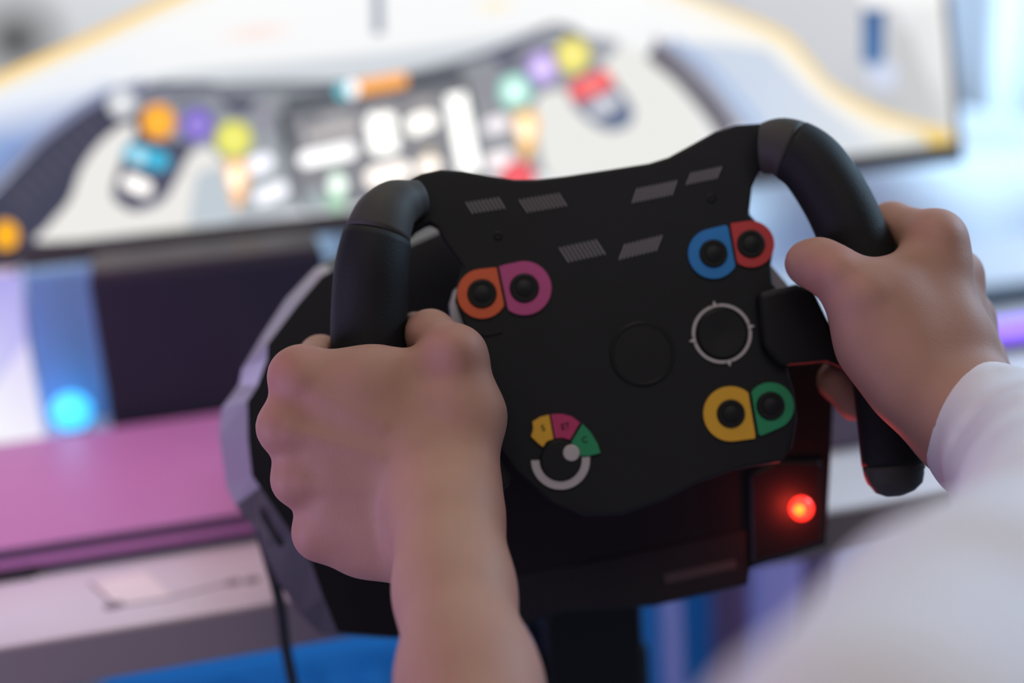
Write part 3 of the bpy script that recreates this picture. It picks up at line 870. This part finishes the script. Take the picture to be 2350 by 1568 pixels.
for (x, y) in ((1143, 541), (1632, 455)):
    lathe('screw', wp(x, y, 0), [(11 * PX, 0), (11 * PX, .0005), (6 * PX, .0009), (0.0002, .0004)], MT['black'], wh, 20)
strip('badge_slot', [(1098, 762), (1120, 766), (1150, 758)], .0012, 9, MT['dome'], wh, .0012)

# grips
def grip(px, m_cut, lab, caps):
    path = catmull([P(x, y, d) for x, y, d, r in px], 6)
    rr = [float(v) for v in np.array([c[0] for c in catmull([(r, 0, 0) for x, y, d, r in px], 6)])]
    a, b = m_cut
    g = tube('grip', path[a:b], rr[a:b], MT['rubber'], wh, 32, dome=(False, False))
    g['label'] = lab
    tube('grip_connector', path[:a + 1], [r * 0.985 for r in rr[:a + 1]], MT['satin'], g, 32, dome=(False, False))
    tube('grip_end', path[b - 1:], [r * 0.985 for r in rr[b - 1:]], MT['satin'], g, 32, dome=(False, True))
    return path, rr


GL = [(965, 452, .698, .0085), (932, 462, .694, .0112), (900, 478, .688, .0136), (873, 520, .682, .0158), (855, 600, .679, .0176), (848, 700, .680, .0182), (847, 800, .680, .0184), (852, 900, .680, .0184), (862, 1000, .680, .0182), (876, 1100, .679, .0176), (892, 1200, .676, .0165), (905, 1255, .674, .0145)]
GR = [(1752, 340, .703, .0128), (1800, 340, .699, .0150), (1858, 372, .695, .0160), (1908, 440, .692, .0164), (1945, 512, .690, .0166), (1980, 610, .690, .0168), (2005, 700, .690, .0168), (2024, 800, .690, .0164), (2036, 900, .689, .0158), (2045, 1000, .688, .0154), (2052, 1075, .687, .0150), (2058, 1100, .687, .0135)]
gl_path, gl_r = grip(GL, (20, 60), 'rubber grip held by the bare-armed hand', 0)
gr_path, gr_r = grip(GR, (8, 60), 'rubber grip held by the sleeved hand', 0)

# spokes that carry the grips at mid height
def spoke(pts, d0, d1):
    a = [P(x, y, d0) for x, y in pts]
    o = rings('spoke', [a, [p + FWD * (d1 - d0) for p in a]], MT['black'], wh); bevel(o, .004, 3)


spoke([(1740, 672), (1830, 652), (1868, 664), (1905, 740), (1940, 822), (2010, 850), (2010, 880), (1900, 832), (1790, 842), (1752, 800)], .694, .712)
spoke([(900, 1236), (925, 1282), (1180, 1110), (1140, 1050), (1020, 1150)], .676, .692)
# shift paddles behind the plate
def paddle(pts, w, m):
    a = [wp(x, y, w) for x, y in pts]
    bevel(rings('shift_paddle', [a, [p - WN * .003 for p in a]], m, wh), .0008)


paddle([(1066, 610), (1058, 650), (1040, 668), (1030, 700), (1036, 740), (1060, 790), (1100, 800), (1110, 700), (1090, 620)], -.016, MT['steel'])
paddle([(1720, 560), (1765, 600), (1808, 652), (1812, 664), (1800, 690), (1740, 700)], -.014, MT['trim'])

# ================================================================ PERSON
def rcone(pts, a, b, r1, r2):
    """exact distance to a cone with round ends"""
    ba = b - a; l2 = float(ba @ ba); rr = r1 - r2
    if l2 < 1e-12: return np.linalg.norm(pts - a, axis=1) - max(r1, r2)
    a2 = max(l2 - rr * rr, 1e-12); il2 = 1.0 / l2
    pa = pts - a; y = pa @ ba; z = y - l2
    q = pa * l2 - ba * y[:, None]; x2 = np.einsum('ij,ij->i', q, q)
    y2 = y * y * l2; z2 = z * z * l2
    k = np.sign(rr) * rr * rr * x2
    d = (np.sqrt(x2 * a2 * il2) + y * rr) * il2 - r1
    m1 = np.sign(z) * a2 * z2 > k
    m2 = np.sign(y) * a2 * y2 < k
    d = np.where(m2, np.sqrt(x2 + y2) * il2 - r1, d)
    d = np.where(m1, np.sqrt(x2 + z2) * il2 - r2, d)
    return d


class Field:
    def __init__(s, lo, hi, h):
        s.lo = np.array(lo, float); s.h = h
        s.n = np.ceil((np.array(hi) - s.lo) / h).astype(int) + 1
        s.d = np.full(s.n, 1.0, np.float32)

    def blank(s):
        f = Field.__new__(Field); f.lo, f.h, f.n = s.lo, s.h, s.n; f.d = np.full(s.n, 1.0, np.float32); return f

    def _sub(s, lo, hi):
        i0 = np.clip(np.floor((lo - s.lo) / s.h).astype(int), 0, s.n - 1); i1 = np.clip(np.ceil((hi - s.lo) / s.h).astype(int) + 1, 1, s.n)
        ax = [s.lo[k] + s.h * np.arange(i0[k], i1[k]) for k in range(3)]
        g = np.stack(np.meshgrid(*ax, indexing='ij'), -1)
        return tuple(slice(i0[k], i1[k]) for k in range(3)), g

    def cone(s, a, b, r1, r2, k):
        a, b = np.array(a, float), np.array(b, float); R_ = max(r1, r2) + 0.022
        sl, g = s._sub(np.minimum(a, b) - R_, np.maximum(a, b) + R_)
        if g.size == 0: return
        d = rcone(g.reshape(-1, 3), a, b, r1, r2).reshape(g.shape[:3]).astype(np.float32)
        s.d[sl] = smin(s.d[sl], d, k)

    def chain(s, pts, k):
        for p, q in zip(pts[:-1], pts[1:]): s.cone(p[0], q[0], p[1], q[1], k)

    def join(s, o, k): s.d = smin(s.d, o.d, k)

    def carve_tube(s, path, rr, k=0.0015):
        for i in range(len(path) - 1):
            a, b = path[i], path[i + 1]; R_ = max(rr[i], rr[i + 1]) + 0.022
            sl, g = s._sub(np.minimum(a, b) - R_, np.maximum(a, b) + R_)
            if g.size == 0: continue
            d = rcone(g.reshape(-1, 3), a, b, rr[i], rr[i + 1]).reshape(g.shape[:3]).astype(np.float32)
            s.d[sl] = -smin(-s.d[sl], d, k)

    def mesh(s):
        """surface nets"""
        d = s.d; sg = d < 0
        n = d.shape
        c = [d[i:n[0] - 1 + i, j:n[1] - 1 + j, k:n[2] - 1 + k] for i in (0, 1) for j in (0, 1) for k in (0, 1)]
        cs = sum((q < 0).astype(np.int8) for q in c)
        act = (cs > 0) & (cs < 8)
        idx = np.argwhere(act); ids = -np.ones(act.shape, np.int64); ids[act] = np.arange(len(idx))
        vals = np.stack([q[act] for q in c], -1)
        off = np.array([(i, j, k) for i in (0, 1) for j in (0, 1) for k in (0, 1)], float)
        acc = np.zeros((len(idx), 3)); cnt = np.zeros(len(idx))
        for a in range(8):
            for b in range(a + 1, 8):
                if np.abs(off[a] - off[b]).sum() == 1:
                    va, vb = vals[:, a], vals[:, b]; m = (va < 0) != (vb < 0)
                    tt = np.where(m, va / np.where(m, va - vb, 1), 0)
                    acc += np.where(m[:, None], off[a] + tt[:, None] * (off[b] - off[a]), 0); cnt += m
        v = s.lo + s.h * (idx + acc / cnt[:, None])
        faces = []
        for ax in range(3):
            sl0 = [slice(None)] * 3; sl1 = [slice(None)] * 3
            sl0[ax] = slice(0, -1); sl1[ax] = slice(1, None)
            e = sg[tuple(sl0)] != sg[tuple(sl1)]
            pts = np.argwhere(e)
            o1, o2 = [(1, 2), (2, 0), (0, 1)][ax]
            ok = (pts[:, o1] > 0) & (pts[:, o2] > 0) & (pts[:, o1] < act.shape[o1]) & (pts[:, o2] < act.shape[o2])
            pts = pts[ok]
            flip = sg[tuple(sl0)][tuple(pts.T)]
            q = []
            for (a, b) in ((0, 0), (1, 0), (1, 1), (0, 1)):
                t_ = pts.copy(); t_[:, o1] -= a; t_[:, o2] -= b; q.append(ids[tuple(t_.T)])
            q = np.stack(q, -1); q[flip] = q[flip][:, ::-1]
            faces.append(q)
        f = np.concatenate(faces); f = f[(f >= 0).all(1)]
        return v, f


def smin(a, b, k):
    if k <= 0: return np.minimum(a, b)
    h = np.maximum(k - np.abs(a - b), 0) / k
    return np.minimum(a, b) - h * h * k * 0.25


def relax(v, f, it=3, lam=0.5):
    e = np.concatenate([f[:, [0, 1]], f[:, [1, 2]], f[:, [2, 3]], f[:, [3, 0]]])
    for k in range(it * 2):
        acc = np.zeros_like(v); cnt = np.zeros(len(v))
        np.add.at(acc, e[:, 0], v[e[:, 1]]); np.add.at(acc, e[:, 1], v[e[:, 0]])
        np.add.at(cnt, e[:, 0], 1); np.add.at(cnt, e[:, 1], 1)
        l = acc / np.maximum(cnt, 1)[:, None] - v
        v = v + (lam if k % 2 == 0 else -lam * 1.03) * l
    return v


def p4(x, y, d, r): return (P(x, y, d), r)


def bounds(ps, pad=0.02):
    a = np.array([p - r for p, r in ps]); b = np.array([p + r for p, r in ps])
    return a.min(0) - pad, b.max(0) + pad


# ---- bare-armed hand on the near grip
mcpI, mcpM, mcpR, mcpP = p4(681, 864, .652, .0112), p4(657, 980, .648, .0116), p4(686, 1100, .650, .0108), p4(738, 1222, .655, .0098)
fing = [[mcpI, p4(735, 817, .690, .0093), p4(800, 836, .709, .0088), p4(880, 850, .710, .0082), p4(925, 858, .702, .0078)],
        [mcpM, p4(712, 958, .690, .0096), p4(780, 975, .713, .0090), p4(870, 982, .712, .0084), p4(925, 985, .702, .0080)],
        [mcpR, p4(728, 1084, .690, .0092), p4(795, 1095, .712, .0086), p4(880, 1100, .710, .0082), p4(932, 1100, .700, .0078)],
        [mcpP, p4(775, 1202, .688, .0082), p4(835, 1208, .706, .0078), p4(905, 1208, .703, .0072), p4(945, 1205, .694, .0068)]]
thumb = [p4(1046, 816, .650, .0126), p4(988, 768, .674, .0108), p4(955, 772, .690, .0104), p4(922, 790, .706, .0092)]
palm = [(mcpI, p4(960, 1015, .643, .0135)), (mcpM, p4(965, 1075, .641, .0135)), (mcpR, p4(968, 1145, .643, .0130)), (mcpP, p4(955, 1235, .648, .0130)),
        (p4(720, 858, .655, .0095), p4(850, 855, .651, .0098)), (p4(850, 855, .651, .0098), p4(1040, 846, .651, .0112)),
        (p4(1046, 816, .650, .0126), p4(1080, 955, .645, .0138)), (p4(1080, 955, .645, .0138), p4(1066, 1085, .633, .0150)),
        (p4(850, 930, .648, .0125), p4(1020, 950, .645, .0130)), (p4(800, 1080, .648, .0120), p4(980, 1050, .642, .0135)),
        (mcpP, p4(835, 1252, .655, .0118)), (p4(835, 1252, .655, .0118), p4(930, 1272, .646, .0138)), (p4(800, 1180, .652, .0115), p4(960, 1190, .644, .0135)),
        (p4(757, 924, .6515, .0125), p4(955, 1030, .643, .0138)), (p4(753, 1043, .6505, .0125), p4(960, 1100, .643, .0138)), (p4(778, 1160, .6525, .0120), p4(960, 1180, .645, .0138)),
        (p4(790, 890, .652, .0118), p4(815, 1185, .653, .0118)), (p4(860, 900, .649, .0128), p4(880, 1200, .650, .0132))]
arm = [p4(1010, 1120, .636, .0190), p4(1028, 1200, .618, .0212), p4(1042, 1350, .590, .0222), p4(1075, 1568, .548, .0252), p4(1140, 1900, .490, .0310), p4(1240, 2250, .430, .0390), (np.array([0.075, 0.25, 0.80]), .042), (np.array([0.055, 0.12, 0.90]), .047)]
allp = [q for c in fing for q in c] + thumb + arm[:6] + [q for c in palm for q in c]
F = Field(*bounds(allp + arm), 0.0016)
body = F
for a, b in palm: body.cone(a[0], b[0], a[1], b[1], .012)
body.chain(arm, .016)
th = F.blank(); th.chain(thumb, .006); body.join(th, .007)
for c in fing:
    g = F.blank(); g.chain(c, .005); body.join(g, .009)
# tendon and vein relief on the back of the hand
for a, b in ((mcpI, (960, 1020, .628)), (mcpM, (965, 1070, .626)), (mcpR, (965, 1130, .628))):
    p1 = a[0] - FWD * (a[1] - .0015); p2 = P(*b)
    body.cone(p1 + (p2 - p1) * .08, p1 + (p2 - p1) * .72, .0026, .0016, .006)
for cx, cy, cdp, r in ((690, 868, .6450, .0065), (1052, 806, .6415, .006)):
    body.cone(P(cx, cy, cdp), P(cx + 4, cy, cdp), r, r, .008)
# ulnar head at the wrist
body.cone(P(955, 1262, .630), P(960, 1270, .628), .0085, .0085, .012)
body.carve_tube(gl_path[6:], gl_r[6:])
vL, fL = body.mesh(); vL = relax(vL, fL, 3)

# ---- sleeved hand on the far grip
mI, mM, mR, mP = p4(2147, 548, .673, .0126), p4(2192, 634, .694, .0122), p4(2222, 735, .704, .0116), p4(2250, 828, .708, .0108)
fing2 = [[mI, p4(2046, 517, .704, .0108), p4(1990, 545, .722, .0098), p4(1950, 575, .724, .0088)],
         [mM, p4(2125, 650, .738, .0098), p4(2030, 715, .738, .0092), p4(1915, 775, .722, .0086)],
         [mR, p4(2150, 760, .740, .0095), p4(2050, 825, .740, .0090), p4(1922, 874, .716, .0104)],
         [mP, p4(2170, 860, .738, .0085), p4(2070, 900, .736, .0080), p4(1962, 924, .713, .0094)]]
thumb2 = [p4(1985, 688, .656, .0138), p4(1918, 628, .662, .0118), p4(1878, 606, .668, .0112), p4(1852, 604, .672, .0104)]
palm2 = [(mI, p4(2185, 880, .650, .0150)), (mM, p4(2215, 895, .662, .0145)), (mR, p4(2240, 915, .670, .0140)), (mP, p4(2262, 935, .672, .0135)),
         (p4(1985, 690, .656, .0130), p4(2145, 600, .668, .0118)), (p4(1985, 688, .656, .0138), p4(2014, 790, .655, .0155)), (p4(2014, 790, .655, .0155), p4(2092, 885, .646, .0160)),
         (p4(2092, 885, .646, .0160), p4(2180, 960, .640, .0175)), (p4(2060, 710, .657, .0150), p4(2160, 760, .658, .0160)), (p4(2080, 800, .652, .0160), p4(2190, 830, .658, .0165))]
arm2 = [p4(2195, 940, .648, .0200), p4(2255, 985, .638, .0235), p4(2370, 1075, .590, .0265), p4(2490, 1290, .450, .0330), p4(2280, 1580, .340, .0345), p4(2050, 2000, .260, .0390)]
allp = [q for c in fing2 for q in c] + thumb2 + arm2 + [q for c in palm2 for q in c]
F2 = Field(*bounds(allp), 0.0018)
for a, b in palm2: F2.cone(a[0], b[0], a[1], b[1], .016)
F2.chain(arm2, .016)
th = F2.blank(); th.chain(thumb2, .006); F2.join(th, .007)
for c in fing2:
    g = F2.blank(); g.chain(c, .005); F2.join(g, .007)
for cx, cy, cdp, r in ((2160, 545, .6635, .0065), (1985, 680, .646, .006), (1922, 626, .652, .005)):
    F2.cone(P(cx, cy, cdp), P(cx + 4, cy, cdp), r, r, .008)
F2.carve_tube(gr_path[6:], gr_r[6:])
vR, fR = F2.mesh(); vR = relax(vR, fR, 3)

person = empty('person', (0.2, 0.2, 0.8), 'person in a pale shirt gripping the wheel with both hands', 'person')
n0 = len(vL)
V_ = np.concatenate([vL, vR]); F_ = np.concatenate([fL, fR + n0])
me = bpy.data.meshes.new('body')
me.from_pydata(V_.tolist(), [], F_.tolist())
# skin tone: a little redder over knuckles and fingertips, paler on the forearm
base_c = np.array(lin((160, 120, 106))); redc = np.array(lin((166, 92, 90))); palec = np.array(lin((176, 138, 118)))
tone = np.tile(base_c, (len(V_), 1))
for (q, r_, amt) in [(mcpI[0], .020, .9), (mcpM[0], .018, .7), (mcpR[0], .017, .6), (mcpP[0], .017, .7), (thumb[0][0], .020, .5), (mI[0], .018, .4), (mM[0], .018, .5), (thumb2[1][0], .018, .8), (thumb2[3][0], .012, .3)] + [(c[-1][0], .015, .8) for c in fing + fing2]:
    d2 = ((V_ - q) ** 2).sum(1); w_ = (amt * np.exp(-d2 / (r_ * .62) ** 2))[:, None]
    tone = tone * (1 - w_) + redc * w_
for q, r_ in ((arm[2][0], .05), (arm[1][0], .03)):
    d2 = ((V_ - q) ** 2).sum(1); w_ = (.6 * np.exp(-d2 / r_ ** 2))[:, None]; tone = tone * (1 - w_) + palec * w_
at = me.color_attributes.new('tone', 'FLOAT_COLOR', 'POINT')
at.data.foreach_set('color', np.concatenate([tone, np.ones((len(V_), 1))], 1).astype(np.float32).ravel())
link('body', me, MT['skin'], person, True)

# ---- sleeves
def cloth(pts, h, wr, label, fr):
    f = Field(*bounds(pts, .03), h)
    f.chain(pts, .02)
    v, fc = f.mesh(); v = relax(v, fc, 4)
    # fold relief along the arm
    ax = np.array([p for p, r in pts]); seg_t = np.zeros(len(v)); best = np.full(len(v), 9.0); L = 0; dirn = np.zeros((len(v), 3))
    for a, b in zip(ax[:-1], ax[1:]):
        ab = b - a; l = np.linalg.norm(ab); t_ = np.clip(((v - a) @ ab) / (l * l), 0, 1); c = a + t_[:, None] * ab
        d = np.linalg.norm(v - c, axis=1); m = d < best
        best[m] = d[m]; seg_t[m] = L + t_[m] * l; dirn[m] = (v - c)[m] / np.maximum(d[m], 1e-6)[:, None]; L += l
    w_ = wr * (np.sin(seg_t * fr + 3 * dirn[:, 0] + 2 * dirn[:, 2]) + .6 * np.sin(seg_t * fr * 1.9 + 4 * dirn[:, 1]))
    v = v + dirn * w_[:, None]
    me = bpy.data.meshes.new('sleeve'); me.from_pydata(v.tolist(), [], fc.tolist())
    o = link('sleeve', me, MT['sleeve'], person, True); o['label'] = label
    return o


cloth([p4(2268, 985, .637, .0262), p4(2300, 1010, .626, .0280), p4(2385, 1075, .588, .0314), p4(2500, 1290, .450, .0396), p4(2290, 1580, .340, .0416), p4(2060, 2000, .260, .0468)], .0035, .0009, 'pale grey shirt sleeve', 90)
cloth([(np.array([0.085, 0.31, 0.755]) * .35 + arm[6][0] * .65, .050), (arm[6][0], .052), (arm[7][0], .056)], .004, .0015, 'rolled pale shirt sleeve above the elbow', 90)

# fine hairs on the back of the near hand and wrist
kd_v = vL; rng = np.random.default_rng(3)
e1 = vL[fL[:, 1]] - vL[fL[:, 0]]; e2 = vL[fL[:, 3]] - vL[fL[:, 0]]
nf = np.cross(e1, e2); nf /= np.linalg.norm(nf, axis=1)[:, None] + 1e-12
cf = vL[fL].mean(1)
rel = cf - CAM; dep = rel @ FWD
px_ = W / 2 + FPX * (rel @ RGT) / dep; py_ = H / 2 - FPX * (rel @ UPV) / dep
sel = np.where((px_ > 740) & (px_ < 960) & (py_ > 1060) & (py_ < 1345) & (dep < .668) & ((nf @ FWD) < 0.25))[0]
hv, hf = [], []
pickn = rng.choice(sel, min(260, len(sel)), replace=False) if len(sel) else []
dirh = (P(860, 1420, .64) - P(880, 1150, .635)); dirh /= np.linalg.norm(dirh)
for i in pickn:
    p = cf[i]; nn = nf[i]
    d = dirh + rng.normal(0, .25, 3); d -= nn * (d @ nn); d /= np.linalg.norm(d) + 1e-9
    L = rng.uniform(.004, .009); side = np.cross(d, nn); w_ = .000035
    st = [p, p + d * L * .5 + nn * L * .16, p + d * L + nn * L * .2]
    b = len(hv)
    for k, q in enumerate(st):
        ww = w_ * (1 - .4 * k)
        hv += [q + side * ww, q - side * ww * .5 + nn * ww, q - side * ww * .5 - nn * ww]
    for k in range(2):
        for j in range(3):
            hf.append((b + 3 * k + j, b + 3 * k + (j + 1) % 3, b + 3 * k + 3 + (j + 1) % 3, b + 3 * k + 3 + j))
if hv:
    me = bpy.data.meshes.new('arm_hair'); me.from_pydata([tuple(q) for q in hv], [], hf)
    h_ = link('arm_hair', me, MT['hair'], person); h_['kind'] = 'stuff'
